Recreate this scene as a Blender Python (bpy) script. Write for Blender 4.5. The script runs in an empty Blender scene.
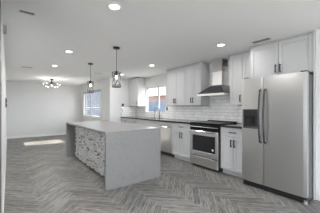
import bpy, bmesh, math, random
from mathutils import Vector, Matrix

# ------------------------------------------------------------------ camera
W_PX, H_PX, F_PX = 320.0, 213.0, 198.2
YAW = math.radians(37.44)
EYE = 1.295
scene = bpy.context.scene
COL = scene.collection
cam_data = bpy.data.cameras.new('camera')
cam_data.sensor_width = 36.0
cam_data.lens = F_PX / W_PX * 36.0
cam_data.shift_y = 0.98 / W_PX
cam_data.clip_start = 0.02
cam = bpy.data.objects.new('camera', cam_data)
cam.location = (0, 0, EYE)
cam.rotation_euler = (math.radians(90), 0, -YAW)
COL.objects.link(cam)
scene.camera = cam

# ------------------------------------------------------------------ light and exposure
world = bpy.data.worlds.new('sky')
scene.world = world
world.use_nodes = True
wb = world.node_tree.nodes['Background']
wb.inputs[0].default_value = (0.86, 0.925, 1.0, 1)
wb.inputs[1].default_value = 6.2

sd = bpy.data.lights.new('sun', 'SUN')
sd.energy = 14.0
sd.angle = math.radians(0.6)
sd.color = (1.0, 0.95, 0.87)
sun = bpy.data.objects.new('sun', sd)
sun.rotation_euler = Vector((-1, 0.18, -0.77)).to_track_quat('-Z', 'Y').to_euler()
sun.location = (8, 4, 6)
COL.objects.link(sun)

vs = scene.view_settings
scene.display_settings.display_device = 'sRGB'
vs.view_transform = 'Standard'
vs.look = 'None'
vs.exposure = 0.48
vs.gamma = 1.0
vs.use_curve_mapping = False

LAMP_W = 5.5            # each recessed ceiling light
BULB_W = 1.0

# ------------------------------------------------------------------ materials
def new_mat(name):
    m = bpy.data.materials.new(name)
    m.use_nodes = True
    nt = m.node_tree
    return m, nt, nt.nodes['Principled BSDF']

def mat(name, col, rough=0.5, metal=0.0, var=0.03, scale=8.0, bump=0.0, spec=None, stretch=None, coat=0.0):
    """principled material whose base colour wanders a little with a noise texture"""
    m, nt, b = new_mat(name)
    tc = nt.nodes.new('ShaderNodeTexCoord')
    mp = nt.nodes.new('ShaderNodeMapping')
    if stretch: mp.inputs['Scale'].default_value = stretch
    nz = nt.nodes.new('ShaderNodeTexNoise')
    nz.inputs['Scale'].default_value = scale
    nz.inputs['Detail'].default_value = 4
    rp = nt.nodes.new('ShaderNodeValToRGB')
    rp.color_ramp.elements[0].position = 0.3
    rp.color_ramp.elements[1].position = 0.7
    lo = [max(0, c * (1 - var)) for c in col]; hi = [min(1, c * (1 + var)) for c in col]
    rp.color_ramp.elements[0].color = (*lo, 1); rp.color_ramp.elements[1].color = (*hi, 1)
    nt.links.new(tc.outputs['Object'], mp.inputs[0]); nt.links.new(mp.outputs[0], nz.inputs['Vector'])
    nt.links.new(nz.outputs['Fac'], rp.inputs[0]); nt.links.new(rp.outputs[0], b.inputs['Base Color'])
    b.inputs['Roughness'].default_value = rough
    b.inputs['Metallic'].default_value = metal
    b.inputs['Coat Weight'].default_value = coat
    if spec is not None: b.inputs['Specular IOR Level'].default_value = spec
    if bump:
        bp = nt.nodes.new('ShaderNodeBump')
        bp.inputs['Strength'].default_value = bump; bp.inputs['Distance'].default_value = 0.002
        nt.links.new(nz.outputs['Fac'], bp.inputs['Height']); nt.links.new(bp.outputs[0], b.inputs['Normal'])
    return m

def emis(name, col, strength):
    m, nt, b = new_mat(name)
    b.inputs['Base Color'].default_value = (0.8, 0.8, 0.8, 1)
    b.inputs['Emission Color'].default_value = (*col, 1)
    b.inputs['Emission Strength'].default_value = strength
    return m

def glass(name, tint=(1, 1, 1), refl=0.12, rough=0.0):
    """thin pane: mostly clear with a weak mirror reflection"""
    m = bpy.data.materials.new(name); m.use_nodes = True
    nt = m.node_tree; nt.nodes.clear()
    o = nt.nodes.new('ShaderNodeOutputMaterial')
    t = nt.nodes.new('ShaderNodeBsdfTransparent'); t.inputs[0].default_value = (*tint, 1)
    g = nt.nodes.new('ShaderNodeBsdfGlossy'); g.inputs['Roughness'].default_value = rough
    fr = nt.nodes.new('ShaderNodeLayerWeight'); fr.inputs[0].default_value = 0.5
    pw = nt.nodes.new('ShaderNodeMath'); pw.operation = 'POWER'; pw.inputs[1].default_value = 4.0
    ml = nt.nodes.new('ShaderNodeMath'); ml.operation = 'MULTIPLY_ADD'; ml.inputs[1].default_value = 0.8; ml.inputs[2].default_value = refl * 0.35
    nt.links.new(fr.outputs['Facing'], pw.inputs[0]); nt.links.new(pw.outputs[0], ml.inputs[0])
    mx = nt.nodes.new('ShaderNodeMixShader')
    nt.links.new(ml.outputs[0], mx.inputs[0]); nt.links.new(t.outputs[0], mx.inputs[1])
    nt.links.new(g.outputs[0], mx.inputs[2]); nt.links.new(mx.outputs[0], o.inputs[0])
    return m

def quartz_mat():
    m, nt, b = new_mat('pale_quartz')
    tc = nt.nodes.new('ShaderNodeTexCoord')
    n1 = nt.nodes.new('ShaderNodeTexNoise'); n1.inputs['Scale'].default_value = 2.2; n1.inputs['Detail'].default_value = 8; n1.inputs['Distortion'].default_value = 1.8
    r1 = nt.nodes.new('ShaderNodeValToRGB')
    e = r1.color_ramp.elements
    e[0].position = 0.0; e[0].color = (1, 1, 1, 1); e[1].position = 1.0; e[1].color = (1, 1, 1, 1)
    for p, v in ((0.48, 1.0), (0.5, 0.91), (0.52, 1.0)):
        k = e.new(p); k.color = (v, v, v, 1)
    n2 = nt.nodes.new('ShaderNodeTexNoise'); n2.inputs['Scale'].default_value = 60; n2.inputs['Detail'].default_value = 3
    r2 = nt.nodes.new('ShaderNodeValToRGB')
    r2.color_ramp.elements[0].position = 0.35; r2.color_ramp.elements[0].color = (0.238, 0.235, 0.234, 1)
    r2.color_ramp.elements[1].position = 0.6; r2.color_ramp.elements[1].color = (0.258, 0.255, 0.254, 1)
    mx = nt.nodes.new('ShaderNodeMix'); mx.data_type = 'RGBA'; mx.blend_type = 'MULTIPLY'; mx.inputs[0].default_value = 1
    nt.links.new(tc.outputs['Object'], n1.inputs['Vector']); nt.links.new(tc.outputs['Object'], n2.inputs['Vector'])
    nt.links.new(n1.outputs['Fac'], r1.inputs[0]); nt.links.new(n2.outputs['Fac'], r2.inputs[0])
    nt.links.new(r2.outputs[0], mx.inputs['A']); nt.links.new(r1.outputs[0], mx.inputs['B'])
    nt.links.new(mx.outputs['Result'], b.inputs['Base Color'])
    b.inputs['Roughness'].default_value = 0.38
    b.inputs['Specular IOR Level'].default_value = 0.3
    return m

def granite_mat():
    m, nt, b = new_mat('dark_granite')
    tc = nt.nodes.new('ShaderNodeTexCoord')
    v = nt.nodes.new('ShaderNodeTexNoise'); v.inputs['Scale'].default_value = 90; v.inputs['Detail'].default_value = 4
    r = nt.nodes.new('ShaderNodeValToRGB')
    r.color_ramp.elements[0].position = 0.45; r.color_ramp.elements[0].color = (0.012, 0.012, 0.013, 1)
    r.color_ramp.elements[1].position = 0.72; r.color_ramp.elements[1].color = (0.13, 0.125, 0.12, 1)
    nt.links.new(tc.outputs['Object'], v.inputs['Vector']); nt.links.new(v.outputs['Fac'], r.inputs[0])
    nt.links.new(r.outputs[0], b.inputs['Base Color'])
    b.inputs['Roughness'].default_value = 0.12
    return m

def plank_mat():
    m, nt, b = new_mat('wood_look_plank_tile')
    at = nt.nodes.new('ShaderNodeAttribute'); at.attribute_name = 'tone'; at.attribute_type = 'GEOMETRY'
    uv = nt.nodes.new('ShaderNodeUVMap')
    mp = nt.nodes.new('ShaderNodeMapping'); mp.inputs['Scale'].default_value = (2.2, 20, 1)
    nz = nt.nodes.new('ShaderNodeTexNoise'); nz.inputs['Scale'].default_value = 2.6; nz.inputs['Detail'].default_value = 7; nz.inputs['Distortion'].default_value = 0.7
    rp = nt.nodes.new('ShaderNodeValToRGB')
    rp.color_ramp.elements[0].position = 0.28; rp.color_ramp.elements[0].color = (0.30, 0.29, 0.28, 1)
    rp.color_ramp.elements[1].position = 0.72; rp.color_ramp.elements[1].color = (1.65, 1.65, 1.65, 1)
    mx = nt.nodes.new('ShaderNodeMix'); mx.data_type = 'RGBA'; mx.blend_type = 'MULTIPLY'; mx.inputs[0].default_value = 1
    nt.links.new(uv.outputs[0], mp.inputs[0]); nt.links.new(mp.outputs[0], nz.inputs['Vector'])
    nt.links.new(nz.outputs['Fac'], rp.inputs[0])
    nt.links.new(at.outputs['Color'], mx.inputs['A']); nt.links.new(rp.outputs[0], mx.inputs['B'])
    nt.links.new(mx.outputs['Result'], b.inputs['Base Color'])
    b.inputs['Roughness'].default_value = 0.45
    b.inputs['Specular IOR Level'].default_value = 0.35
    return m

def tone_mat(name, rough, bump=0.5, scale=30, lo=0.65):
    """colour from the mesh's own per-piece attribute times a grain noise"""
    m, nt, b = new_mat(name)
    at = nt.nodes.new('ShaderNodeAttribute'); at.attribute_name = 'tone'; at.attribute_type = 'GEOMETRY'
    tc = nt.nodes.new('ShaderNodeTexCoord')
    nz = nt.nodes.new('ShaderNodeTexNoise'); nz.inputs['Scale'].default_value = scale; nz.inputs['Detail'].default_value = 6
    rp = nt.nodes.new('ShaderNodeValToRGB')
    rp.color_ramp.elements[0].position = 0.3; rp.color_ramp.elements[0].color = (lo, lo, lo, 1)
    rp.color_ramp.elements[1].position = 0.65; rp.color_ramp.elements[1].color = (1.1, 1.1, 1.1, 1)
    mx = nt.nodes.new('ShaderNodeMix'); mx.data_type = 'RGBA'; mx.blend_type = 'MULTIPLY'; mx.inputs[0].default_value = 1
    nt.links.new(tc.outputs['Object'], nz.inputs['Vector']); nt.links.new(nz.outputs['Fac'], rp.inputs[0])
    nt.links.new(at.outputs['Color'], mx.inputs['A']); nt.links.new(rp.outputs[0], mx.inputs['B'])
    nt.links.new(mx.outputs['Result'], b.inputs['Base Color'])
    bp = nt.nodes.new('ShaderNodeBump'); bp.inputs['Strength'].default_value = bump; bp.inputs['Distance'].default_value = 0.004
    nt.links.new(nz.outputs['Fac'], bp.inputs['Height']); nt.links.new(bp.outputs[0], b.inputs['Normal'])
    b.inputs['Roughness'].default_value = rough
    return m

def steel_mat(name, col=0.60, rough=0.30, vertical=False):
    m, nt, b = new_mat(name)
    tc = nt.nodes.new('ShaderNodeTexCoord')
    mp = nt.nodes.new('ShaderNodeMapping')
    mp.inputs['Scale'].default_value = (60, 60, 1.0) if vertical else (1.0, 1.0, 90)
    nz = nt.nodes.new('ShaderNodeTexNoise'); nz.inputs['Scale'].default_value = 4; nz.inputs['Detail'].default_value = 3
    rp = nt.nodes.new('ShaderNodeValToRGB')
    rp.color_ramp.elements[0].color = (col * 0.94, col * 0.925, col * 0.905, 1)
    rp.color_ramp.elements[1].color = (col * 1.05, col * 1.035, col * 1.015, 1)
    nt.links.new(tc.outputs['Object'], mp.inputs[0]); nt.links.new(mp.outputs[0], nz.inputs['Vector'])
    nt.links.new(nz.outputs['Fac'], rp.inputs[0]); nt.links.new(rp.outputs[0], b.inputs['Base Color'])
    b.inputs['Roughness'].default_value = rough
    b.inputs['Metallic'].default_value = 1.0
    b.inputs['Anisotropic'].default_value = 0.0
    return m

M = {}
M['wall'] = mat('painted_wall', (0.70, 0.705, 0.70), 0.85, var=0.01, scale=40, bump=0.05)
M['ceiling'] = mat('ceiling_paint', (0.88, 0.885, 0.885), 0.9, var=0.01, scale=60, bump=0.08)
M['trim'] = mat('white_trim', (0.82, 0.82, 0.81), 0.45, var=0.01)
M['cabinet'] = mat('cabinet_paint', (0.52, 0.52, 0.525), 0.38, var=0.012, scale=5)
M['gap'] = mat('cabinet_inside', (0.25, 0.25, 0.25), 0.8)  # grey that paints in the shade between cabinet doors
M['black'] = mat('black_metal', (0.012, 0.012, 0.013), 0.35, 0.0, var=0.1)
M['blackglass'] = mat('black_glass', (0.012, 0.012, 0.014), 0.06, var=0.05)
M['cooktop'] = mat('cooktop_glass', (0.01, 0.01, 0.012), 0.3, var=0.05, spec=0.15)
M['plastic'] = mat('dark_plastic', (0.04, 0.04, 0.042), 0.4, var=0.08)
M['fridge_side'] = mat('grey_side_panel', (0.10, 0.10, 0.105), 0.45, var=0.05)
M['steel'] = steel_mat('brushed_steel', 0.60, 0.32)
M['steel_light'] = steel_mat('range_steel', 0.80, 0.36)
M['steel_v'] = steel_mat('brushed_steel_upright', 0.62, 0.24, True)
M['chrome'] = mat('chrome', (0.75, 0.75, 0.76), 0.12, 1.0, var=0.02)
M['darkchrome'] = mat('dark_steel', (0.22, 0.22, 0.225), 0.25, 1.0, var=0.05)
M['handle_steel'] = mat('dark_handle_steel', (0.045, 0.045, 0.048), 0.45, 0.2, var=0.05)
M['quartz'] = quartz_mat()
M['granite'] = granite_mat()
M['plank'] = plank_mat()
M['grout'] = mat('floor_grout', (0.42, 0.41, 0.40), 0.9)
M['stone'] = tone_mat('split_face_stone', 0.75, 0.35, 30, 0.8)
M['tile'] = tone_mat('glazed_subway_tile', 0.14, 0.03, 12, 0.97)
M['tilegrout'] = mat('tile_grout', (0.24, 0.24, 0.235), 0.8)
M['glass'] = glass('window_glass')
M['oven_glass'] = mat('oven_window', (0.02, 0.02, 0.022), 0.08, var=0.05)
M['clear'] = glass('clear_globe_glass', (0.97, 0.97, 0.97), 0.35)
M['bulb'] = emis('glowing_bulb', (1.0, 0.95, 0.88), 5.0)
M['lens'] = emis('lamp_lens', (1.0, 0.96, 0.9), 7.0)
M['white'] = mat('white_plastic', (0.8, 0.8, 0.79), 0.4, var=0.01)
M['vent'] = mat('vent_paint', (0.30, 0.30, 0.295), 0.5, var=0.02)
M['ventgap'] = mat('vent_opening', (0.05, 0.05, 0.05), 0.9)  # dark colour standing for shade inside vents and chime slots
M['door_dark'] = mat('dark_grey_door_paint', (0.07, 0.07, 0.068), 0.5, var=0.04)
M['sash'] = mat('window_sash', (0.30, 0.33, 0.35), 0.45, var=0.03)
M['stucco_pink'] = mat('pink_stucco', (0.20, 0.115, 0.095), 0.9, var=0.12, scale=6, bump=0.3)
M['bluefence'] = mat('blue_painted_boards', (0.065, 0.09, 0.135), 0.7, var=0.15, scale=3)
M['greyblue'] = mat('grey_blue_block_wall', (0.055, 0.066, 0.085), 0.9, var=0.08, scale=4)
M['soil'] = mat('pale_gravel', (0.42, 0.39, 0.34), 0.95, var=0.15, scale=20)
M['rooftile'] = mat('roof_tile', (0.14, 0.155, 0.14), 0.8, var=0.1, scale=8)
M['stucco_out'] = mat('outside_stucco', (0.6, 0.56, 0.5), 0.9, var=0.05)

# ------------------------------------------------------------------ mesh builder (world coordinates in)
def root_pos(o):
    p = Vector((0, 0, 0))
    while o is not None:
        p = p + o.location; o = o.parent
    return p

class MB:
    def __init__(s): s.bm = bmesh.new()
    def box(s, x0, x1, y0, y1, z0, z1, bev=0.0, seg=1):
        r = bmesh.ops.create_cube(s.bm, size=1.0)
        vv = r['verts']
        for v in vv:
            v.co = Vector(((x0 + x1) / 2 + v.co.x * (x1 - x0), (y0 + y1) / 2 + v.co.y * (y1 - y0), (z0 + z1) / 2 + v.co.z * (z1 - z0)))
        if bev > 0:
            es = list({e for v in vv for e in v.link_edges})
            bmesh.ops.bevel(s.bm, geom=es, offset=bev, segments=seg, affect='EDGES', profile=0.6)
        return s
    def frustum(s, p0, r0, p1, r1, n=20, cap=True):
        p0 = Vector(p0); p1 = Vector(p1); d = (p1 - p0)
        q = Vector((0, 0, 1)).rotation_difference(d.normalized())
        a = [s.bm.verts.new(p0 + q @ Vector((r0 * math.cos(t * 2 * math.pi / n), r0 * math.sin(t * 2 * math.pi / n), 0))) for t in range(n)]
        b = [s.bm.verts.new(p1 + q @ Vector((r1 * math.cos(t * 2 * math.pi / n), r1 * math.sin(t * 2 * math.pi / n), 0))) for t in range(n)]
        for i in range(n):
            s.bm.faces.new((a[i], a[(i + 1) % n], b[(i + 1) % n], b[i]))
        if cap:
            s.bm.faces.new(list(reversed(a))); s.bm.faces.new(b)
        return s
    def cyl(s, p0, p1, r, n=16): return s.frustum(p0, r, p1, r, n)
    def tube(s, pts, r, n=8):
        pts = [Vector(p) for p in pts]
        rings = []
        for i, p in enumerate(pts):
            d = (pts[min(i + 1, len(pts) - 1)] - pts[max(i - 1, 0)]).normalized()
            up = Vector((0, 0, 1)) if abs(d.z) < 0.95 else Vector((0, 1, 0))
            u = d.cross(up).normalized(); w = u.cross(d).normalized()
            rings.append([s.bm.verts.new(p + r * (math.cos(t * 2 * math.pi / n) * u + math.sin(t * 2 * math.pi / n) * w)) for t in range(n)])
        for a, b in zip(rings, rings[1:]):
            for i in range(n): s.bm.faces.new((a[i], b[i], b[(i + 1) % n], a[(i + 1) % n]))
        s.bm.faces.new(rings[0]); s.bm.faces.new(list(reversed(rings[-1])))
        return s
    def ring(s, c, R, r, n=28, axis='Z'):
        c = Vector(c); m = 6; g = []
        for i in range(n):
            a = i * 2 * math.pi / n; row = []
            for j in range(m):
                b = j * 2 * math.pi / m
                x, y, z = (R + r * math.cos(b)) * math.cos(a), (R + r * math.cos(b)) * math.sin(a), r * math.sin(b)
                row.append(s.bm.verts.new(c + Vector((x, y, z))))
            g.append(row)
        for i in range(n):
            for j in range(m):
                s.bm.faces.new((g[i][j], g[(i + 1) % n][j], g[(i + 1) % n][(j + 1) % m], g[i][(j + 1) % m]))
        return s
    def ball(s, c, r, sz=1.0, u=16, v=10):
        bmesh.ops.create_uvsphere(s.bm, u_segments=u, v_segments=v, radius=r, matrix=Matrix.Translation(Vector(c)) @ Matrix.Diagonal((1, 1, sz, 1)))
        return s
    def lathe(s, c, prof, n=24):
        c = Vector(c); rows = []
        for (r, z) in prof:
            rows.append([s.bm.verts.new(c + Vector((max(r, 1e-4) * math.cos(t * 2 * math.pi / n), max(r, 1e-4) * math.sin(t * 2 * math.pi / n), z))) for t in range(n)])
        for a, b in zip(rows, rows[1:]):
            for i in range(n): s.bm.faces.new((a[i], a[(i + 1) % n], b[(i + 1) % n], b[i]))
        return s
    def prism(s, poly, axis, a, b):
        """poly: 2-D points; axis 'Y': points are (x,z) swept in y; 'Z': points are (x,y) swept in z"""
        f = (lambda p, t: Vector((p[0], t, p[1]))) if axis == 'Y' else (lambda p, t: Vector((p[0], p[1], t)))
        A = [s.bm.verts.new(f(p, a)) for p in poly]; B = [s.bm.verts.new(f(p, b)) for p in poly]
        n = len(poly)
        for i in range(n): s.bm.faces.new((A[i], A[(i + 1) % n], B[(i + 1) % n], B[i]))
        s.bm.faces.new(list(reversed(A))); s.bm.faces.new(B)
        return s
    def build(s, name, m, parent=None, smooth=False, origin=None):
        off = root_pos(parent) if parent is not None else Vector((0, 0, 0))
        org = Vector(origin) if origin is not None else (Vector((0, 0, 0)) if parent is None else off)
        for v in s.bm.verts: v.co -= org
        bmesh.ops.recalc_face_normals(s.bm, faces=s.bm.faces)
        me = bpy.data.meshes.new(name); s.bm.to_mesh(me); s.bm.free()
        me.materials.append(m)
        if smooth:
            for p in me.polygons: p.use_smooth = True
        o = bpy.data.objects.new(name, me); COL.objects.link(o)
        o.location = org - off
        if parent is not None: o.parent = parent
        return o

def thing(name, loc, label, cat, group=None):
    o = bpy.data.objects.new(name, None); COL.objects.link(o); o.location = loc
    o.empty_display_size = 0.1
    o['label'] = label; o['category'] = cat
    if group: o['group'] = group
    return o
def tag(o, label, cat, group=None, kind=None):
    o['label'] = label; o['category'] = cat
    if group: o['group'] = group
    if kind: o['kind'] = kind
    return o
def struct(o, label=None, cat=None):
    o['kind'] = 'structure'
    if label: o['label'] = label; o['category'] = cat
    return o
def dup(root, loc, label, group=None):
    r = root.copy(); COL.objects.link(r); r.location = loc; r['label'] = label
    if group: r['group'] = group
    for ch in list(root.children):
        c = ch.copy(); COL.objects.link(c); c.parent = r
        for g in list(ch.children):
            d = g.copy(); COL.objects.link(d); d.parent = c
    return r

rnd = random.Random(7)

# ------------------------------------------------------------------ the plan (metres; +Y runs along the cabinet wall, +X towards it)
XW, XF = 3.967, 2.89          # cabinet wall, living-room window wall
YK, YF = 6.73, 10.28          # kitchen end wall, far living-room wall
ZC = 2.382                    # ceiling
XL = -0.055                   # left wall beside the camera
T = 0.11                      # wall thickness at the windows
K1 = (4.90, 6.03, 1.13, 2.00) # kitchen window y0 y1 z0 z1
L1 = (7.64, 9.78, 0.92, 1.97) # living-room window

# floor: herringbone planks, one mesh
def build_floor():
    L, Wd, g = 0.60, 0.10, 0.0028
    bm = bmesh.new()
    uvl = bm.loops.layers.uv.new('UVMap')
    cl = bm.loops.layers.float_color.new('tone')
    c45 = math.sqrt(0.5)
    def w(u, v): return Vector((c45 * (u - v) + 0.35, c45 * (u + v) + 0.22, 0))
    def plank(u0, u1, v0, v1, vert):
        c = w((u0 + u1) / 2, (v0 + v1) / 2)
        if not (-3.2 < c.x < 4.7 and -3.2 < c.y < 11): return
        pts = [(u0 + g, v0 + g), (u1 - g, v0 + g), (u1 - g, v1 - g), (u0 + g, v1 - g)]
        f = bm.faces.new([bm.verts.new(w(*p)) for p in pts])
        t = 0.20 * rnd.uniform(0.74, 1.22); wm = rnd.uniform(-0.006, 0.008)
        ox, oy = rnd.uniform(0, 50), rnd.uniform(0, 50)
        for l, p in zip(f.loops, pts):
            l[cl] = (t + wm, t * 0.965, t * 0.925 - wm, 1)
            a, b = (p[1] - v0, p[0] - u0) if vert else (p[0] - u0, p[1] - v0)
            l[uvl].uv = (a + ox, b + oy)
    for k in range(-160, 200):
        for m_ in range(-18, 19):
            ou, ov = k * Wd + m_ * L, k * Wd - m_ * L
            plank(ou, ou + L, ov, ov + Wd, False)
            plank(ou + L, ou + L + Wd, ov + Wd - L, ov + Wd, True)
    for co, no in (((-2.5, 0, 0), (1, 0, 0)), ((XW + 0.05, 0, 0), (1, 0, 0)), ((0, -2.5, 0), (0, 1, 0)), ((0, YF + 0.05, 0), (0, 1, 0)),
                   ((XF + 0.05, 0, 0), (1, 0, 0)), ((0, YK + 0.05, 0), (0, 1, 0)), ((XL - 0.05, 0, 0), (1, 0, 0)), ((0, 2.8, 0), (0, 1, 0))):
        bmesh.ops.bisect_plane(bm, geom=bm.verts[:] + bm.edges[:] + bm.faces[:], plane_co=co, plane_no=no)
    dead = []
    for f in bm.faces:
        c = f.calc_center_median()
        if c.x < -2.5 or c.x > XW + 0.05 or c.y < -2.5 or c.y > YF + 0.05 or (c.x > XF + 0.05 and c.y > YK + 0.05) or (c.x < XL - 0.05 and c.y > 2.8):
            dead.append(f)
    bmesh.ops.delete(bm, geom=dead, context='FACES')
    for f in bm.faces:
        if f.normal.z < 0: f.normal_flip()
    me = bpy.data.meshes.new('floor'); bm.to_mesh(me); bm.free(); me.materials.append(M['plank'])
    o = bpy.data.objects.new('floor', me); COL.objects.link(o)
    return struct(o)
build_floor()
b = MB().box(-2.5, XW + 0.05, -2.5, YK + 0.05, -0.12, -0.0015).box(XL - 0.05, XF + 0.05, YK + 0.05, YF + 0.05, -0.12, -0.0015)
struct(b.build('floor_grout', M['grout']))
struct(MB().box(-2.6, XW + T, -2.6, YK + T, ZC, ZC + 0.15).box(XL - 0.12, XF + T, YK + T, YF + T, ZC, ZC + 0.15).build('ceiling', M['ceiling']))

# walls
def wall_x(name, x0, x1, y0, y1, hole=None):
    b = MB()
    if hole:
        a, c, z0, z1 = hole
        b.box(x0, x1, y0, a, 0, ZC); b.box(x0, x1, c, y1, 0, ZC); b.box(x0, x1, a, c, 0, z0); b.box(x0, x1, a, c, z1, ZC)
    else: b.box(x0, x1, y0, y1, 0, ZC)
    return struct(b.build(name, M['wall']))
wall_x('wall_right', XW, XW + T, 0.878, YK + T, K1)
wall_x('wall_window_side', XF, XF + T, YK + T, YF + T, L1)
struct(MB().box(XF, XW, YK, YK + T, 0, ZC).build('wall_kitchen_end', M['wall']))
struct(MB().box(XL - 0.12, XF, YF, YF + T, 0, ZC).build('wall_far', M['wall']))
struct(MB().box(XL - 0.12, XL, 2.75, YF, 0, ZC).build('wall_left', M['wall']))
struct(MB().box(-2.6, XL - 0.12, 2.75, 2.86, 0, ZC).build('wall_entry', M['wall']))
struct(MB().box(-2.6, -2.5, -2.5, -1.6, 0, ZC).box(-2.6, -2.5, 0.6, 2.75, 0, ZC).box(-2.6, -2.5, -1.6, 0.6, 2.1, ZC).build('wall_entry_side', M['wall']))  # unseen wall, left wide open in the middle to let daylight in
struct(MB().box(-2.6, 0.1, -2.6, -2.5, 0, ZC).box(2.9, 3.43, -2.6, -2.5, 0, ZC).box(0.1, 2.9, -2.6, -2.5, 2.1, ZC).build('wall_back', M['wall']))  # also unseen; wide doorway added so daylight comes from behind the camera
struct(MB().box(3.43, XW + T, -2.5, 0.878, 0, ZC).build('wall_beside_fridge', M['wall']))
# dark door leaf at the near end of the left wall
d = MB().box(XL - 0.045, XL - 0.004, 1.95, 2.745, 0.008, ZC - 0.004, 0.003).build('door_1', M['door_dark']); struct(d)
struct(MB().box(XL + 0.0, XL + 0.012, 2.76, YF, 0.0, 0.10, 0.003).build('baseboard_left', M['trim']))
struct(MB().box(XL + 0.012, XF, YF - 0.014, YF, 0.0, 0.10, 0.003).build('baseboard_far', M['trim']))
struct(MB().box(XF - 0.014, XF, YK, YF - 0.014, 0.0, 0.10, 0.003).build('baseboard_window_side', M['trim']))
struct(MB().box(XF, 3.28, YK - 0.014, YK, 0.0, 0.10, 0.003).build('baseboard_kitchen_end', M['trim']))
struct(MB().box(3.416, 3.43, -2.5, 0.84, 0.0, 0.10, 0.003).build('baseboard_beside_fridge', M['trim']))

# windows
def window(n, x, hole, split, sashm, label):
    y0, y1, z0, z1 = hole
    fr = 0.022
    xa, xb = x + 0.055, x + 0.095
    b = MB()
    b.box(xa, xb, y0, y0 + fr, z0, z1, 0.003).box(xa, xb, y1 - fr, y1, z0, z1, 0.003)
    b.box(xa, xb, y0 + fr, y1 - fr, z0, z0 + fr, 0.003).box(xa, xb, y0 + fr, y1 - fr, z1 - fr, z1, 0.003)
    b.box(xa - 0.004, xb, split - 0.025, split + 0.025, z0 + fr, z1 - fr, 0.003)
    w = struct(b.build('window_%d' % n, sashm))
    MB().box(xa + 0.02, xa + 0.025, y0 + fr, split - 0.025, z0 + fr, z1 - fr).build('pane', M['glass'], w)
    MB().box(xa + 0.02, xa + 0.025, split + 0.025, y1 - fr, z0 + fr, z1 - fr).build('pane', M['glass'], w)
    MB().box(x - 0.018, x + 0.06, y0 - 0.0, y1 + 0.0, z0 - 0.0, z0 + 0.012, 0.003).build('window_sill', M['trim'], w)
    return w
window(1, XW, K1, 5.34, M['sash'], '')
w2 = window(2, XF, L1, 8.93, M['sash'], '')
# dark shade cassette across the top of the living-room window
t = MB().box(XF - 0.045, XF - 0.001, L1[0] - 0.03, L1[1] + 0.03, L1[3] - 0.02, L1[3] + 0.035, 0.006).build('roller_shade', M['sash'])
tag(t, 'dark rolled-up shade cassette across the top of the left window', 'window shade')
# white casing of the living-room window
b = MB()
b.box(XF - 0.016, XF - 0.0, L1[1], L1[1] + 0.07, L1[2] - 0.07, L1[3] - 0.025, 0.003)
b.box(XF - 0.016, XF - 0.0, L1[0] - 0.07, L1[0], L1[2] - 0.07, L1[3] - 0.025, 0.003)
b.box(XF - 0.016, XF - 0.0, L1[0], L1[1], L1[2] - 0.07, L1[2], 0.003)
struct(b.build('trim_1', M['trim']))

# outside
struct(MB().box(-12, 30, -14, 34, -0.6, -0.5).build('ground_outside', M['soil']))
b = MB()
for i in range(40):
    b.box(7.9, 7.93, 4.0 + i * 0.21, 4.0 + i * 0.21 + 0.2, -0.5, 1.70, 0.004)
b.box(7.93, 7.99, 4.0, 12.4, 0.2, 0.3).box(7.93, 7.99, 4.0, 12.4, 1.4, 1.5)
tag(b.build('garden_fence', M['bluefence'], origin=(7.95, 8.2, -0.5)), 'blue board fence outside the kitchen window', 'fence')
nb = thing('neighbour_house', (13.0, 16.0, -0.5), 'pink stucco house with pale roof seen through the kitchen window', 'house')
MB().box(12.0, 17.0, 9.0, 24.0, -0.5, 2.45).build('wall', M['stucco_pink'], nb)
MB().prism([(11.6, 2.45), (17.5, 2.45), (14.5, 3.9)], 'Y', 8.6, 24.4).build('roof', M['rooftile'], nb)
b = MB()
for r_ in range(16):
    z = -0.5 + r_ * 0.2
    for i in range(25):
        y = 11.6 + i * 0.41 + (0.2 if r_ % 2 else 0)
        b.box(6.2, 6.4, y, y + 0.4, z, z + 0.192, 0.006)
tag(b.build('block_wall', M['greyblue'], origin=(6.3, 16.5, -0.5)), 'grey-blue block garden wall outside the living-room window', 'wall')

pc = thing('patio_cover', (4.4, 10.4, -0.5), 'pale patio cover outside beyond the living-room window', 'patio cover')
MB().box(XF + T + 0.01, 5.6, 8.30, 12.2, 2.55, 2.70, 0.01).build('roof_slab', M['stucco_out'], pc)  # unseen slab added outside to trim the sun patch on the living-room floor
for yy in (8.45, 12.0): MB().box(5.3, 5.42, yy - 0.06, yy + 0.06, -0.5, 2.55, 0.005).build('post', M['stucco_out'], pc)

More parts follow.
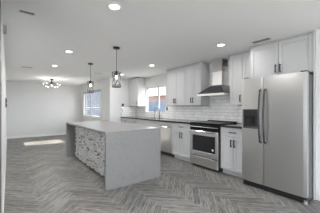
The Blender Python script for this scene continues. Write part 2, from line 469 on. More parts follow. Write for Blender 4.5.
# ------------------------------------------------------------------ backsplash (individual subway tiles, one surface)
def backsplash(which, label):
    bm = bmesh.new(); cl = bm.loops.layers.float_color.new('tone')
    tw, th, g = 0.152, 0.076, 0.0022
    def tile(p0, p1, axis):
        # p = (a, z) ranges along the wall
        a0, a1, z0, z1 = p0[0], p1[0], p0[1], p1[1]
        if a1 - a0 < 0.012 or z1 - z0 < 0.01: return
        if axis == 'X': lo, hi = (XW - 0.009, a0, z0), (XW - 0.003, a1, z1)
        else: lo, hi = (a0, YK - 0.009, z0), (a1, YK - 0.003, z1)
        r = bmesh.ops.create_cube(bm, size=1)
        vv = r['verts']
        for v in vv:
            v.co = Vector([(lo[i] + hi[i]) / 2 + v.co[i] * (hi[i] - lo[i]) for i in range(3)])
        t = rnd.uniform(0.84, 0.92)
        for f in {f for v in vv for f in v.link_faces}:
            for l in f.loops: l[cl] = (t, t, t * 0.985, 1)
    def region(y0, y1, z0, z1, axis='X'):
        r = 0; z = 0.952
        while z < z1:
            off = 0 if r % 2 else tw / 2
            i = int((y0 - 10) / tw) - 2
            a = math.floor(y0 / tw) * tw - off
            while a < y1:
                aa0, aa1 = max(a, y0) + g, min(a + tw, y1) - g
                zz0, zz1 = max(z, z0) + g, min(z + th, z1) - g
                if aa1 > aa0 and zz1 > zz0: tile((aa0, zz0), (aa1, zz1), axis)
                a += tw
            z += th; r += 1
    if which == 'X':
        region(1.84, 2.38, 0.952, 1.345)
        region(2.38, 3.155, 0.952, ZC - 0.002)
        region(3.155, K1[0], 0.952, 1.345)
        region(K1[0], K1[1], 0.952, K1[2])
        region(K1[1], YK - 0.01, 0.952, 1.345)
        gm = MB().box(XW - 0.0045, XW - 0.0015, 1.84, 2.38, 0.952, 1.345).box(XW - 0.0045, XW - 0.0015, 2.38, 3.155, 0.952, ZC - 0.002).box(XW - 0.0045, XW - 0.0015, 3.155, K1[0], 0.952, 1.345) \
            .box(XW - 0.0045, XW - 0.0015, K1[0], K1[1], 0.952, K1[2]).box(XW - 0.0045, XW - 0.0015, K1[1], YK - 0.004, 0.952, 1.345)
    else:
        region(3.33, XW - 0.011, 0.952, 1.345, 'Y')
        gm = MB().box(3.33, XW - 0.011, YK - 0.0045, YK - 0.0015, 0.952, 1.345)
    me = bpy.data.meshes.new('backsplash')
    bmesh.ops.recalc_face_normals(bm, faces=bm.faces); bm.to_mesh(me); bm.free(); me.materials.append(M['tile'])
    o = bpy.data.objects.new('backsplash', me); COL.objects.link(o)
    tag(o, label, 'backsplash')
    gm.build('tile_grout', M['tilegrout'], o)
backsplash('X', 'glossy white subway tile backsplash behind the range and long counter')
backsplash('Y', 'short white subway tile backsplash on the kitchen end wall under the corner cabinet')

# ------------------------------------------------------------------ cabinets
def shaker(parent, xf, y0, y1, z0, z1, name='door', rail=0.055):
    """a shaker front facing -X, front plane at xf, 2 cm thick"""
    b = MB(); t = 0.02; e = 0.0022
    b.box(xf + 0.012, xf + t, y0 + rail - 0.002, y1 - rail + 0.002, z0 + rail - 0.002, z1 - rail + 0.002)
    b.box(xf, xf + t, y0, y0 + rail, z0, z1, e).box(xf, xf + t, y1 - rail, y1, z0, z1, e)
    b.box(xf, xf + t, y0 + rail, y1 - rail, z0, z0 + rail, e).box(xf, xf + t, y0 + rail, y1 - rail, z1 - rail, z1, e)
    return b.build(name, M['cabinet'], parent)
def pull(parent, xf, y, z, length, vertical=True):
    b = MB(); h = length / 2; w = 0.008; o = 0.032
    if vertical:
        b.box(xf - o - 0.006, xf - o + 0.007, y - w, y + w, z - h, z + h, 0.002)
        for s in (-1, 1): b.box(xf - o, xf, y - w, y + w, z + s * (h - 0.014) - 0.006, z + s * (h - 0.014) + 0.006)
    else:
        b.box(xf - o - 0.006, xf - o + 0.007, y - h, y + h, z - w, z + w, 0.002)
        for s in (-1, 1): b.box(xf - o, xf, y + s * (h - 0.014) - 0.006, y + s * (h - 0.014) + 0.006, z - w, z + w)
    return b.build('handle', M['black'], parent)

def upper_cabinet(y0, y1, z0, z1, xf, label, ndoors=2, handle_z=None, xback=XW - 0.001, single_side=1):
    t = thing('wall_cabinet', (xf + 0.17, (y0 + y1) / 2, z0), label, 'cabinet', 'white shaker wall cabinets')
    MB().box(xf + 0.021, xback - 0.01, y0 + 0.001, y1 - 0.001, z0, z1 - 0.001, 0.002).build('body', M['cabinet'], t)
    MB().box(xf + 0.0202, xf + 0.0208, y0 + 0.004, y1 - 0.004, z0 + 0.004, z1 - 0.03).build('door_gap', M['gap'], t)  # thin dark sheet standing for shade between the doors
    MB().box(xf - 0.012, xf + 0.05, y0, y1, z1 - 0.001, ZC - 0.001, 0.004).build('crown_moulding', M['cabinet'], t)
    g = 0.0035; n = ndoors; w = (y1 - y0) / n
    hz = handle_z if handle_z else z0 + 0.13
    for i in range(n):
        a, c = y0 + i * w + g, y0 + (i + 1) * w - g
        d = shaker(t, xf, a, c, z0 + 0.002, z1 - 0.028)
        if n == 2: hy = (c - 0.03) if i == 0 else (a + 0.03)
        else: hy = (a + 0.035) if single_side > 0 else (c - 0.035)
        pull(d, xf, hy, hz, 0.13)
    return t
XU = 3.635
UZ0, UZ1 = 1.345, 2.361
upper_cabinet(1.824, 2.382, UZ0, UZ1, XU, 'white two-door wall cabinet between range hood and refrigerator')
upper_cabinet(3.147, 3.70, UZ0, UZ1, XU, 'white two-door wall cabinet directly beside the range hood, away from the refrigerator')
upper_cabinet(3.703, 4.438, UZ0, UZ1, XU, 'wider white two-door wall cabinet next to the kitchen window')
upper_cabinet(6.040, 6.700, UZ0, UZ1, XU, 'white single-door wall cabinet in the far corner beyond the kitchen window', 1, None, XW - 0.001, 1)
upper_cabinet(0.90, 1.818, 1.80, UZ1, 3.409, 'deep white two-door wall cabinet above the refrigerator', 2, 1.915)
# tall end panel beside the fridge
tag(MB().box(3.39, XW - 0.012, 0.880, 0.898, 0.0, ZC - 0.001, 0.001).build('end_panel', M['cabinet'], origin=(3.68, 0.889, 0)), 'tall white end panel standing beside the refrigerator', 'panel')

XB = 3.330   # base cabinet door faces
def base_cabinet(y0, y1, label, ndoors=2, drawer=True, false_front=False, xback=XW - 0.012):
    t = thing('base_cabinet', (XB + 0.3, (y0 + y1) / 2, 0), label, 'cabinet', 'white shaker base cabinets')
    MB().box(XB + 0.021, xback, y0 + 0.001, y1 - 0.001, 0.10, 0.912, 0.0015).build('body', M['cabinet'], t)
    MB().box(XB + 0.0202, XB + 0.0208, y0 + 0.004, y1 - 0.004, 0.108, 0.903).build('door_gap', M['gap'], t)  # same dark sheet for the shade between base fronts
    MB().box(XB + 0.085, xback - 0.02, y0 + 0.001, y1 - 0.001, 0.0, 0.099).build('toe_kick', M['cabinet'], t)
    g = 0.0035; top = 0.905
    if drawer:
        d = shaker(t, XB, y0 + g, y1 - g, 0.745, top, 'drawer' if not false_front else 'front_panel', 0.04)
        if not false_front: pull(d, XB, (y0 + y1) / 2, 0.825, 0.14, False)
        top = 0.740
    w = (y1 - y0) / ndoors
    for i in range(ndoors):
        a, c = y0 + i * w + g, y0 + (i + 1) * w - g
        d = shaker(t, XB, a, c, 0.105, top)
        hy = ((c - 0.03) if i == 0 else (a + 0.03)) if ndoors == 2 else a + 0.035
        pull(d, XB, hy, top - 0.12, 0.14)
    return t
base_cabinet(1.83, 2.385, 'white base cabinet with one drawer between range and refrigerator')
base_cabinet(3.155, 3.84, 'white base cabinet with one drawer between range and dishwasher')
base_cabinet(4.45, 5.37, 'white sink base cabinet beyond the dishwasher, mostly hidden by the island', 2, True, True)
base_cabinet(5.373, 6.03, 'white base cabinet beyond the sink, behind the island', 2)
base_cabinet(6.033, 6.71, 'white base cabinet in the far corner, last of the row', 1)

# dishwasher
t = thing('dishwasher', (3.6, 4.145, 0), 'bright stainless dishwasher set in the white base cabinets past the range', 'dishwasher')
MB().box(XB + 0.03, XW - 0.03, 3.846, 4.444, 0.10, 0.905).build('body', M['plastic'], t)
MB().box(XB - 0.004, XB + 0.03, 3.846, 4.444, 0.11, 0.80, 0.004).build('door', M['steel'], t)
MB().box(XB - 0.004, XB + 0.03, 3.846, 4.444, 0.805, 0.905, 0.004).build('control_panel', M['steel'], t)
MB().box(XB - 0.045, XB - 0.03, 3.90, 4.39, 0.765, 0.785, 0.005).box(XB - 0.035, XB, 3.905, 3.925, 0.768, 0.782).box(XB - 0.035, XB, 4.365, 4.385, 0.768, 0.782).build('handle', M['chrome'], t)
MB().box(XB + 0.085, XW - 0.05, 3.846, 4.444, 0.0, 0.099).build('toe_kick', M['plastic'], t)

# countertops (sink cut out)
def counter(y0, y1, label, sink=None):
    b = MB(); x0, x1, z0, z1 = XB - 0.03, XW - 0.010, 0.913, 0.951
    if sink:
        sx0, sx1, sy0, sy1 = sink
        b.box(x0, sx0, y0, y1, z0, z1, 0.003).box(sx1, x1, y0, y1, z0, z1, 0.003)
        b.box(sx0, sx1, y0, sy0, z0, z1).box(sx0, sx1, sy1, y1, z0, z1)
    else: b.box(x0, x1, y0, y1, z0, z1, 0.003)
    return tag(b.build('countertop', M['granite'], origin=((x0 + x1) / 2, (y0 + y1) / 2, z0)), label, 'countertop')
SK = (3.42, 3.80, 4.60, 5.24)
counter(1.83, 2.386, 'short dark granite countertop between range and refrigerator')
long_counter = counter(3.154, YK - 0.012, 'long dark granite countertop running from range to the far corner', SK)
b = MB(); x0, x1, y0, y1 = SK
b.box(x0 + 0.001, x1 - 0.001, y0 + 0.001, y1 - 0.001, 0.917, 0.921)
b.box(x0, x0 + 0.004, y0, y1, 0.918, 0.948).box(x1 - 0.004, x1, y0, y1, 0.918, 0.948).box(x0, x1, y0, y0 + 0.004, 0.918, 0.948).box(x0, x1, y1 - 0.004, y1, 0.918, 0.948)
b.build('sink_bowl', M['steel_v'], long_counter)
# faucet
FY = 5.08
t = thing('kitchen_faucet', (3.87, FY, 0.951), 'dark gooseneck faucet behind the sink under the kitchen window', 'faucet')
MB().lathe((3.87, FY, 0.951), [(0.0, 0), (0.028, 0), (0.028, 0.012), (0.018, 0.02), (0.016, 0.09), (0.0, 0.09)]).build('base', M['darkchrome'], t, True)
pts = [(3.87, FY, 1.03), (3.87, FY, 1.22)] + [(3.87 - 0.09 + 0.09 * math.cos(a), FY, 1.22 + 0.09 * math.sin(a)) for a in [i * math.pi / 10 for i in range(1, 11)]] + [(3.69, FY, 1.16)]
MB().tube(pts, 0.011, 10).build('spout', M['darkchrome'], t, True)
MB().cyl((3.69, FY, 1.165), (3.69, FY, 1.10), 0.016).build('spray_head', M['darkchrome'], t)
MB().tube([(3.87, FY + 0.015, 1.01), (3.87, FY + 0.05, 1.02), (3.87, FY + 0.09, 1.05)], 0.007).build('handle', M['darkchrome'], t)
t = thing('soap_dispenser', (3.87, 5.36, 0.951), 'small dark soap pump beside the faucet, towards the far corner', 'soap dispenser')
MB().lathe((3.87, 5.36, 0.951), [(0.0, 0), (0.022, 0), (0.022, 0.01), (0.013, 0.016), (0.012, 0.07), (0.0, 0.07)]).build('base', M['darkchrome'], t, True)
MB().tube([(3.87, 5.36, 1.02), (3.87, 5.36, 1.065), (3.80, 5.36, 1.06)], 0.007).build('nozzle', M['darkchrome'], t, True)

# ------------------------------------------------------------------ range
RX, RY0, RY1 = 3.262, 2.392, 3.148
t = thing('range_oven', (3.6, 2.77, 0), 'stainless slide-in range with black glass cooktop below the hood', 'range')
MB().box(RX + 0.014, XW - 0.02, RY0, RY1, 0.05, 0.925, 0.001).build('body', M['black'], t)
c = MB().box(RX + 0.012, XW - 0.03, RY0 - 0.004, RY1 + 0.004, 0.952, 0.968, 0.003).box(RX + 0.04, XW - 0.03, RY0, RY1, 0.925, 0.952).build('cooktop', M['cooktop'], t)
for (bx, by, br) in ((3.45, 2.58, 0.10), (3.45, 2.96, 0.085), (3.74, 2.58, 0.075), (3.74, 2.96, 0.10)):
    MB().ring((bx, by, 0.9682), br, 0.0012).build('burner_ring', M['fridge_side'], c)
MB().box(3.86, XW - 0.03, RY0 + 0.01, RY1 - 0.01, 0.968, 0.990, 0.004).build('rear_vent', M['black'], t)
# sloped black control panel with a thin steel edge, dark recess under it
p = MB().prism([(RX - 0.028, 0.890), (RX + 0.05, 0.9515), (RX + 0.05, 0.80), (RX + 0.006, 0.80), (RX + 0.006, 0.880)], 'Y', RY0, RY1).build('control_panel', M['cooktop'], t)
MB().box(RX - 0.031, RX + 0.004, RY0, RY1, 0.878, 0.8895, 0.002).build('edge_trim', M['steel_light'], p)
for i in range(4):
    y = RY0 + 0.16 + i * 0.145
    MB().cyl((RX - 0.004, y, 0.916), (RX + 0.012, y, 0.921), 0.012, 14).build('touch_button', M['darkchrome'], p)
d = MB().box(RX, RX + 0.0135, RY0 + 0.004, RY0 + 0.07, 0.252, 0.798, 0.003).box(RX, RX + 0.0135, RY1 - 0.07, RY1 - 0.004, 0.252, 0.798, 0.003) \
    .box(RX, RX + 0.0135, RY0 + 0.07, RY1 - 0.07, 0.252, 0.36, 0.003).box(RX, RX + 0.0135, RY0 + 0.07, RY1 - 0.07, 0.70, 0.798, 0.003).build('oven_door', M['steel_light'], t)
MB().box(RX + 0.003, RX + 0.0135, RY0 + 0.07, RY1 - 0.07, 0.36, 0.70, 0.002).build('window', M['oven_glass'], d)
MB().cyl((RX - 0.045, RY0 + 0.03, 0.785), (RX - 0.045, RY1 - 0.03, 0.785), 0.013, 12) \
    .box(RX - 0.045, RX, RY0 + 0.04, RY0 + 0.06, 0.775, 0.795).box(RX - 0.045, RX, RY1 - 0.06, RY1 - 0.04, 0.775, 0.795).build('handle', M['chrome'], d)
MB().cyl((RX + 0.003, RY0 + 0.13, 0.43), (RX - 0.0005, RY0 + 0.13, 0.43), 0.022, 20).build('sticker', M['white'], d)
MB().box(RX, RX + 0.0135, RY0 + 0.004, RY1 - 0.004, 0.055, 0.238, 0.004).build('drawer', M['steel_light'], t)
for y in (RY0 + 0.06, RY1 - 0.06):
    for x in (RX + 0.08, XW - 0.1): MB().cyl((x, y, 0.0), (x, y, 0.05), 0.02, 12).build('foot', M['black'], t)

# ------------------------------------------------------------------ hood
HX, HY0, HY1 = 3.465, 2.405, 3.125
t = thing('range_hood', (3.72, 2.765, 1.55), 'stainless chimney range hood mounted on the tiled wall over the range', 'range hood')
def canopy():
    b = MB(); bm = b.bm
    lo = [(HX, HY0), (HX, HY1), (XW - 0.011, HY1), (XW - 0.011, HY0)]
    hi = [(3.67, 2.595), (3.67, 2.875), (XW - 0.011, 2.875), (XW - 0.011, 2.595)]
    A = [bm.verts.new((x, y, 1.600)) for x, y in lo]; B = [bm.verts.new((x, y, 1.79)) for x, y in hi]
    for i in range(4): bm.faces.new((A[i], A[(i + 1) % 4], B[(i + 1) % 4], B[i]))
    bm.faces.new(A); bm.faces.new(list(reversed(B)))
    return b
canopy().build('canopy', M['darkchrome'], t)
MB().box(HX, XW - 0.011, HY0, HY1, 1.555, 1.5995, 0.002).build('front_lip', M['steel_light'], t)
MB().box(HX + 0.03, XW - 0.04, HY0 + 0.03, 2.76, 1.550, 1.5549).box(HX + 0.03, XW - 0.04, 2.77, HY1 - 0.03, 1.550, 1.5549).build('grease_filter', M['chrome'], t)
MB().box(3.69, XW - 0.011, 2.61, 2.86, 1.785, 2.09, 0.002).build('lower_chimney', M['steel_light'], t)
uc = MB().box(3.695, XW - 0.011, 2.615, 2.855, 2.0901, ZC - 0.002, 0.001).build('upper_chimney', M['steel_v'], t)
for ya in (2.6135, 2.8552):
    b = MB()
    for i in range(6): b.box(3.73, 3.92, ya, ya + 0.0013, 2.215 + i * 0.024, 2.215 + i * 0.024 + 0.016)
    b.build('air_slots', M['black'], uc)

# ------------------------------------------------------------------ refrigerator
FX, FY0, FY1, FS = 3.137, 0.90, 1.82, 1.470
t = thing('refrigerator', (3.5, 1.36, 0), 'large stainless side-by-side refrigerator with dispenser in its narrow door', 'refrigerator')
MB().box(FX + 0.075, XW - 0.03, FY0 + 0.006, FY1 - 0.006, 0.03, 1.755, 0.004).build('body', M['fridge_side'], t)
def curved_door(y0, y1, z0, z1, name, hole=None):
    """fridge door, front gently bowed towards the room; hole = dispenser recess (y0,y1,z0,z1)"""
    b = MB(); bm = b.bm
    n = 14
    ys = sorted(set([y0 + (y1 - y0) * i / n for i in range(n + 1)] + ([hole[0], hole[1]] if hole else [])))
    zs = sorted(set([z0, z1] + ([hole[2], hole[3]] if hole else [])))
    def X(y):
        u = (y - y0) / (y1 - y0) * 2 - 1
        e = 0.003 * max(0, (abs(u) - 0.95) / 0.05) ** 2
        return FX + 0.002 * u * u + e
    F = {(i, j): bm.verts.new((X(y), y, z)) for i, y in enumerate(ys) for j, z in enumerate(zs)}
    Bk = {(i, j): bm.verts.new((FX + 0.07, y, z)) for i, y in enumerate(ys) for j, z in enumerate(zs)}
    for i in range(len(ys) - 1):
        for j in range(len(zs) - 1):
            if hole and ys[i] >= hole[0] - 1e-6 and ys[i + 1] <= hole[1] + 1e-6 and abs(zs[j] - hole[2]) < 1e-6: pass
            else: bm.faces.new((F[i, j], F[i + 1, j], F[i + 1, j + 1], F[i, j + 1]))
            bm.faces.new((Bk[i, j], Bk[i, j + 1], Bk[i + 1, j + 1], Bk[i + 1, j]))
    J = len(zs) - 1; I = len(ys) - 1
    for i in range(I):
        bm.faces.new((F[i, 0], Bk[i, 0], Bk[i + 1, 0], F[i + 1, 0])); bm.faces.new((F[i, J], F[i + 1, J], Bk[i + 1, J], Bk[i, J]))
    for j in range(J):
        bm.faces.new((F[0, j], F[0, j + 1], Bk[0, j + 1], Bk[0, j])); bm.faces.new((F[I, j], Bk[I, j], Bk[I, j + 1], F[I, j + 1]))
    return b.build(name, M['steel'], t)
DH = (1.545, 1.800, 0.955, 1.265)
ld = curved_door(FS + 0.004, FY1, 0.09, 1.774, 'freezer_door', DH)
rd = curved_door(FY0, FS - 0.004, 0.09, 1.774, 'door')
# dispenser
y0, y1, z0, z1 = DH
b = MB()
b.box(FX + 0.066, FX + 0.069, y0, y1, z0, z1)
b.box(FX - 0.004, FX + 0.066, y0, y0 + 0.014, z0, z1, 0.003).box(FX - 0.004, FX + 0.066, y1 - 0.014, y1, z0, z1, 0.003)
b.box(FX - 0.004, FX + 0.066, y0 + 0.014, y1 - 0.014, z0, z0 + 0.018, 0.003)
ds = b.build('dispenser', M['plastic'], ld)
MB().box(FX - 0.004, FX + 0.062, y0 + 0.014, y1 - 0.014, z1 - 0.12, z1, 0.003).build('control_pad', M['blackglass'], ld)
MB().box(FX + 0.03, FX + 0.045, (y0 + y1) / 2 - 0.03, (y0 + y1) / 2 + 0.03, z0 + 0.07, z1 - 0.125, 0.004).build('paddle', M['black'], ld)
MB().box(FX + 0.002, FX + 0.06, y0 + 0.02, y1 - 0.02, z0 + 0.019, z0 + 0.03, 0.002).build('drip_tray', M['plastic'], ld)
def fridge_handle(parent, y):
    pts = [(FX + 0.01, y, 0.745)] + [(FX - 0.035 - 0.03 * math.sin(math.pi * k / 12), y, 0.76 + 0.80 * k / 12) for k in range(13)] + [(FX + 0.01, y, 1.575)]
    return MB().tube(pts, 0.0145, 10).build('handle', M['handle_steel'], parent, True)
fridge_handle(ld, FS + 0.036); fridge_handle(rd, FS - 0.036)
MB().box(FX + 0.002, FX + 0.009, 0.955, 1.045, 1.685, 1.725, 0.002).build('badge', M['black'], rd)
MB().box(FX + 0.03, XW - 0.15, FY0 + 0.01, FY1 - 0.01, 0.004, 0.078, 0.003).build('toe_grille', M['black'], t)
MB().box(FX + 0.04, FX + 0.15, FY0 + 0.01, FY0 + 0.09, 1.776, 1.80, 0.006).build('hinge_cover', M['fridge_side'], t)
MB().box(FX + 0.04, FX + 0.15, FY1 - 0.09, FY1 - 0.01, 1.776, 1.797, 0.006).build('hinge_cover', M['fridge_side'], t)
MB().cyl((FX + 0.022, FY0 + 0.02, 0.0), (FX + 0.022, FY0 + 0.02, 0.05), 0.022, 14).build('foot', M['vent'], t)
MB().cyl((FX + 0.075, FY1 - 0.05, 0.0), (FX + 0.075, FY1 - 0.05, 0.04), 0.018, 14).build('foot', M['vent'], t)

# ------------------------------------------------------------------ island
IX0, IX1, IY0, IY1, IH, ISX = 1.194, 2.263, 2.938, 5.589, 0.913, 1.435
t = thing('kitchen_island', ((IX0 + IX1) / 2, (IY0 + IY1) / 2, 0), 'waterfall island of pale quartz with a split-face stone side', 'kitchen island')
MB().box(IX0, IX1, IY0, IY1, IH - 0.04, IH, 0.002).build('countertop', M['quartz'], t)
MB().box(IX0, IX1, IY0, IY0 + 0.04, 0.0, IH - 0.0405, 0.002).build('waterfall_panel', M['quartz'], t)
MB().box(IX0, IX1, IY1 - 0.04, IY1, 0.0, IH - 0.0405, 0.002).build('waterfall_panel', M['quartz'], t)
MB().box(ISX + 0.02, IX1 - 0.04, IY0 + 0.041, IY1 - 0.041, 0.0, IH - 0.041).build('carcass', M['cabinet'], t)
def ledger():
    bm = bmesh.new(); cl = bm.loops.layers.float_color.new('tone')
    z = 0.0; top = IH - 0.042
    while z < top - 0.012:
        h = rnd.uniform(0.016, 0.034); z1 = min(z + h, top)
        if top - z1 < 0.02: z1 = top
        y = IY0 + 0.042 - rnd.uniform(0, 0.1)
        while y < IY1 - 0.042:
            l = rnd.uniform(0.04, 0.13)
            a, c = max(y, IY0 + 0.042), min(y + l, IY1 - 0.042)
            y += l
            if c - a < 0.015: continue
            dep = rnd.uniform(0.0, 0.036)
            r = bmesh.ops.create_cube(bm, size=1); vv = r['verts']
            lo = (ISX - dep, a + 0.001, z + 0.001); hi = (ISX + 0.03, c - 0.001, z1 - 0.001)
            for v in vv:
                q = Vector([(lo[i] + hi[i]) / 2 + v.co[i] * (hi[i] - lo[i]) for i in range(3)])
                if v.co.x < 0: q.x += rnd.uniform(-0.007, 0.009)
                v.co = q
            u = rnd.random()
            if u < 0.84: tcol = rnd.uniform(0.82, 0.95); wm = 0.0
            elif u < 0.95: tcol = rnd.uniform(0.4, 0.6); wm = 0.008
            else: tcol = rnd.uniform(0.22, 0.36); wm = 0.012
            for f in {f for v in vv for f in v.link_faces}:
                for lp in f.loops: lp[cl] = (tcol + wm, tcol, tcol - wm, 1)
        z = z1
    off = root_pos(t)
    for v in bm.verts: v.co -= off
    bmesh.ops.recalc_face_normals(bm, faces=bm.faces)
    me = bpy.data.meshes.new('stone_cladding'); bm.to_mesh(me); bm.free(); me.materials.append(M['stone'])
    o = bpy.data.objects.new('stone_cladding', me); COL.objects.link(o); o.parent = t
    o['label'] = 'rough white and grey split-face ledger stone'
ledger()
# cabinet doors on the cook's side of the island
for i in range(4):
    a = IY0 + 0.06 + i * 0.635
    x = IX1 - 0.04
    b = MB().box(x, x + 0.018, a, a + 0.625, 0.11, IH - 0.05, 0.002)
    dd = b.build('door', M['cabinet'], t)
    MB().box(x + 0.045, x + 0.056, a + 0.30, a + 0.312, 0.62, 0.76, 0.002).box(x + 0.018, x + 0.05, a + 0.30, a + 0.312, 0.63, 0.64).box(x + 0.018, x + 0.05, a + 0.30, a + 0.312, 0.74, 0.75).build('handle', M['black'], dd)

# ------------------------------------------------------------------ pendants
def pendant(x, y, label):
    t = thing('pendant_lamp', (x, y, ZC), label, 'pendant lamp', 'cage pendants above the island')
    MB().lathe((x, y, ZC), [(0.0, -0.001), (0.062, -0.001), (0.062, -0.018), (0.05, -0.028), (0.0, -0.028)]).build('canopy', M['black'], t, True)
    MB().cyl((x, y, ZC - 0.028), (x, y, 1.955), 0.0045, 8).build('cord', M['black'], t)
    MB().cyl((x, y, 1.955), (x, y, 1.875), 0.018, 14).build('socket', M['black'], t)
    zt, zb, R = 1.925, 1.665, 0.078
    b = MB()
    b.ring((x, y, zt), R, 0.0045).ring((x, y, zb), R, 0.008).ring((x, y, zb + 0.035), R, 0.0045)
    n = 5
    P = lambda k, z, r=R: (x + r * math.cos(2 * math.pi * k / n + 0.3), y + r * math.sin(2 * math.pi * k / n + 0.3), z)
    zm = zb + 0.035
    for k in range(n):
        b.tube([P(k, zt), P(k + 0.5, (zt + zm) / 2, R * 0.86), P(k + 1, zm)], 0.0038, 5)
        b.tube([P(k + 1, zt), P(k + 0.5, (zt + zm) / 2, R * 0.86), P(k, zm)], 0.0038, 5)
        b.tube([P(k, zm), P(k, zb)], 0.0038, 5).tube([P(k + 0.5, zm), P(k + 0.5, zb)], 0.0038, 5)
        b.tube([P(k, zt), P(k, zt + 0.02, 0.015)], 0.0038, 5)
    b.build('cage_shade', M['black'], t)
    MB().ball((x, y, 1.845), 0.02, 1.5).build('bulb', M['bulb'], t, True)
    ld_ = bpy.data.lights.new('bulb_light', 'POINT'); ld_.energy = BULB_W; ld_.color = (1.0, 0.87, 0.72); ld_.shadow_soft_size = 0.01
    lo = bpy.data.objects.new('bulb_light', ld_); COL.objects.link(lo); lo.location = (0, 0, 1.79 - ZC); lo.parent = t
    return t
pendant(1.555, 3.325, 'black wire cage pendant over the near end of the island, closer to the range')
pendant(1.615, 4.93, 'black wire cage pendant over the far end of the island, before the left window')

# ------------------------------------------------------------------ recessed lights
def downlight(x, y, label, watts):
    t = thing('recessed_light', (x, y, ZC), label, 'ceiling light', 'recessed ceiling lights')
    MB().lathe((x, y, ZC), [(0.056, -0.0005), (0.08, -0.0005), (0.08, -0.006), (0.056, -0.009)], 32).build('trim_ring', M['white'], t, True)
    MB().cyl((x, y, ZC - 0.0045), (x, y, ZC - 0.0015), 0.0555, 32).build('lens', M['lens'], t)
    la = bpy.data.lights.new('lamp_light', 'AREA'); la.shape = 'DISK'; la.size = 0.10; la.energy = watts; la.color = (1.0, 0.985, 0.965)
    lo = bpy.data.objects.new('lamp_light', la); COL.objects.link(lo); lo.location = (0, 0, -0.012); lo.parent = t
    return t
downlight(0.906, 1.99, 'round recessed ceiling light nearest the camera, at the top of the view', LAMP_W * 2.6)
downlight(0.934, 4.12, 'round recessed ceiling light between the chandelier and the nearer pendant', LAMP_W * 2.6)
downlight(0.96, 5.75, 'small round recessed ceiling light just in front of the chandelier', LAMP_W * 2.6)
downlight(2.93, 2.09, 'round recessed ceiling light in front of the range hood', LAMP_W)
downlight(2.93, 4.18, 'round recessed ceiling light in front of the kitchen window', LAMP_W)
downlight(2.96, 5.95, 'round recessed ceiling light near the far corner wall cabinet', LAMP_W)

# ------------------------------------------------------------------ chandelier
cx, cy = 1.31, 8.45
t = thing('chandelier', (cx, cy, ZC), 'semi-flush chandelier of clear glass globes in the living room', 'chandelier')
MB().lathe((cx, cy, ZC), [(0, -0.001), (0.075, -0.001), (0.075, -0.025), (0.02, -0.04), (0.02, -0.12), (0.045, -0.14), (0.045, -0.19), (0.0, -0.20)]).build('stem', M['black'], t, True)
for k in range(10):
    a = 2 * math.pi * k / 10 + 0.2
    r = 0.29 if k % 2 == 0 else 0.20
    dz = -0.155 if k % 2 == 0 else -0.25
    e = Vector((cx + r * math.cos(a), cy + r * math.sin(a), ZC + dz))
    arm = MB().tube([(cx + 0.03 * math.cos(a), cy + 0.03 * math.sin(a), ZC - 0.165), (cx + r * 0.6 * math.cos(a), cy + r * 0.6 * math.sin(a), ZC - 0.165 + (dz + 0.165) * 0.4), tuple(e)], 0.006, 6) \
        .cyl(tuple(e + Vector((0, 0, 0.012))), tuple(e - Vector((0, 0, 0.03))), 0.013, 10).build('arm', M['black'], t)
    MB().ball(tuple(e - Vector((0, 0, 0.035))), 0.046, 1, 14, 9).build('glass_globe', M['clear'], arm, True)
    MB().ball(tuple(e - Vector((0, 0, 0.045))), 0.012, 1.4, 8, 6).build('bulb', M['bulb'], arm, True)
ld_ = bpy.data.lights.new('chandelier_light', 'POINT'); ld_.energy = 12; ld_.color = (1.0, 0.95, 0.9); ld_.shadow_soft_size = 0.02
lo = bpy.data.objects.new('chandelier_light', ld_); COL.objects.link(lo); lo.location = (0, 0, -0.36); lo.parent = t

# ------------------------------------------------------------------ ceiling registers, wall plates
def register(x, y, lx, ly, label, rot=0.0):
    """louvred register, slats across its short side"""
    t = thing('ceiling_vent', (x, y, ZC), label, 'air vent', 'ceiling air registers')
    t.rotation_euler = (0, 0, 0)
    f = 0.016; h = 0.005
    b = MB()
    b.box(x - lx, x + lx, y - ly, y - ly + f, ZC - h, ZC - 0.001, 0.002).box(x - lx, x + lx, y + ly - f, y + ly, ZC - h, ZC - 0.001, 0.002)
    b.box(x - lx, x - lx + f, y - ly + f, y + ly - f, ZC - h, ZC - 0.001, 0.002).box(x + lx - f, x + lx, y - ly + f, y + ly - f, ZC - h, ZC - 0.001, 0.002)
    b.build('frame', M['white'], t)
    MB().box(x - lx + f, x + lx - f, y - ly + f, y + ly - f, ZC - 0.003, ZC - 0.001).build('opening', M['ventgap'], t)  # dark sheet on the solid ceiling, painting the shade inside the vent
    b = MB()
    if lx < ly:
        n = max(3, int((2 * lx - 2 * f) / 0.034))
        for i in range(n):
            xx = x - lx + f + (i + 0.5) * (2 * lx - 2 * f) / n
            b.box(xx - 0.003, xx + 0.003, y - ly + f, y + ly - f, ZC - 0.0065, ZC - 0.0035)
    else:
        n = max(3, int((2 * ly - 2 * f) / 0.034))
        for i in range(n):
            yy = y - ly + f + (i + 0.5) * (2 * ly - 2 * f) / n
            b.box(x - lx + f, x + lx - f, yy - 0.003, yy + 0.003, ZC - 0.0065, ZC - 0.0035)
    b.build('louvres', M['vent'], t)
    return t
register(3.26, 1.56, 0.065, 0.15, 'white ceiling air vent close to the cabinet above the refrigerator')
register(0.17, 2.72, 0.085, 0.045, 'slim grey ceiling air vent near the left wall, closest to the camera')
register(0.40, 6.42, 0.14, 0.06, 'dark-slotted ceiling air vent over the walkway towards the living room')
register(2.28, 6.20, 0.15, 0.06, 'ceiling air vent between the two pendants, near the left window')

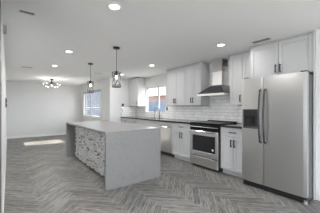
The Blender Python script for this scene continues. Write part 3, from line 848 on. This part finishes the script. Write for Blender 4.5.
def plate(name, mb, m, label, cat): return tag(mb, label, cat)
t = thing('light_switch', (XL, 6.3, 1.32), 'black switch on the left wall edge at eye level', 'switch')
MB().box(XL + 0.0005, XL + 0.02, 6.18, 6.42, 1.29, 1.53, 0.004).build('cover_plate', M['plastic'], t)
MB().box(XL + 0.02, XL + 0.03, 6.27, 6.33, 1.32, 1.38, 0.003).build('rocker', M['black'], t)
MB().box(XL + 0.02, XL + 0.03, 6.27, 6.33, 1.43, 1.49, 0.003).build('rocker', M['black'], t)
t = thing('door_chime', (XL, 3.35, 2.33), 'small grey chime box high on the left wall below the ceiling', 'door chime')
MB().box(XL + 0.0005, XL + 0.035, 3.29, 3.41, 2.285, 2.372, 0.004).build('cover', M['vent'], t)
MB().box(XL + 0.035, XL + 0.037, 3.31, 3.39, 2.30, 2.312).box(XL + 0.035, XL + 0.037, 3.31, 3.39, 2.325, 2.337).build('sound_slots', M['ventgap'], t)
t = thing('thermostat', (3.40, YK, 1.39), 'small black thermostat on the kitchen end wall by the corner cabinet', 'thermostat')
MB().box(3.345, 3.445, YK - 0.022, YK - 0.0095, 1.345, 1.435, 0.006).build('case', M['plastic'], t)
MB().cyl((3.395, YK - 0.022, 1.39), (3.395, YK - 0.028, 1.39), 0.028, 20).build('dial', M['darkchrome'], t)
def outlet(x, z, label):
    t = thing('wall_outlet', (x, YK, z), label, 'outlet')
    MB().box(x - 0.035, x + 0.035, YK - 0.016, YK - 0.0095, z - 0.057, z + 0.057, 0.002).build('cover_plate', M['white'], t)
    for s in (-1, 1): MB().box(x - 0.016, x + 0.016, YK - 0.0175, YK - 0.016, z + s * 0.024 - 0.015, z + s * 0.024 + 0.015, 0.001).build('socket', M['vent'], t)
outlet(3.39, 1.17, 'white outlet below the black thermostat on the kitchen end wall')
t = thing('wall_outlet', (XW, 4.80, 1.26), 'dark outlet on the white tile between kitchen window and wall cabinet', 'outlet')
MB().box(XW - 0.016, XW - 0.0095, 4.77, 4.84, 1.2, 1.315, 0.002).build('cover_plate', M['plastic'], t)
for s in (-1, 1): MB().box(XW - 0.0175, XW - 0.016, 4.789, 4.821, 1.2575 + s * 0.024 - 0.015, 1.2575 + s * 0.024 + 0.015, 0.001).build('socket', M['black'], t)
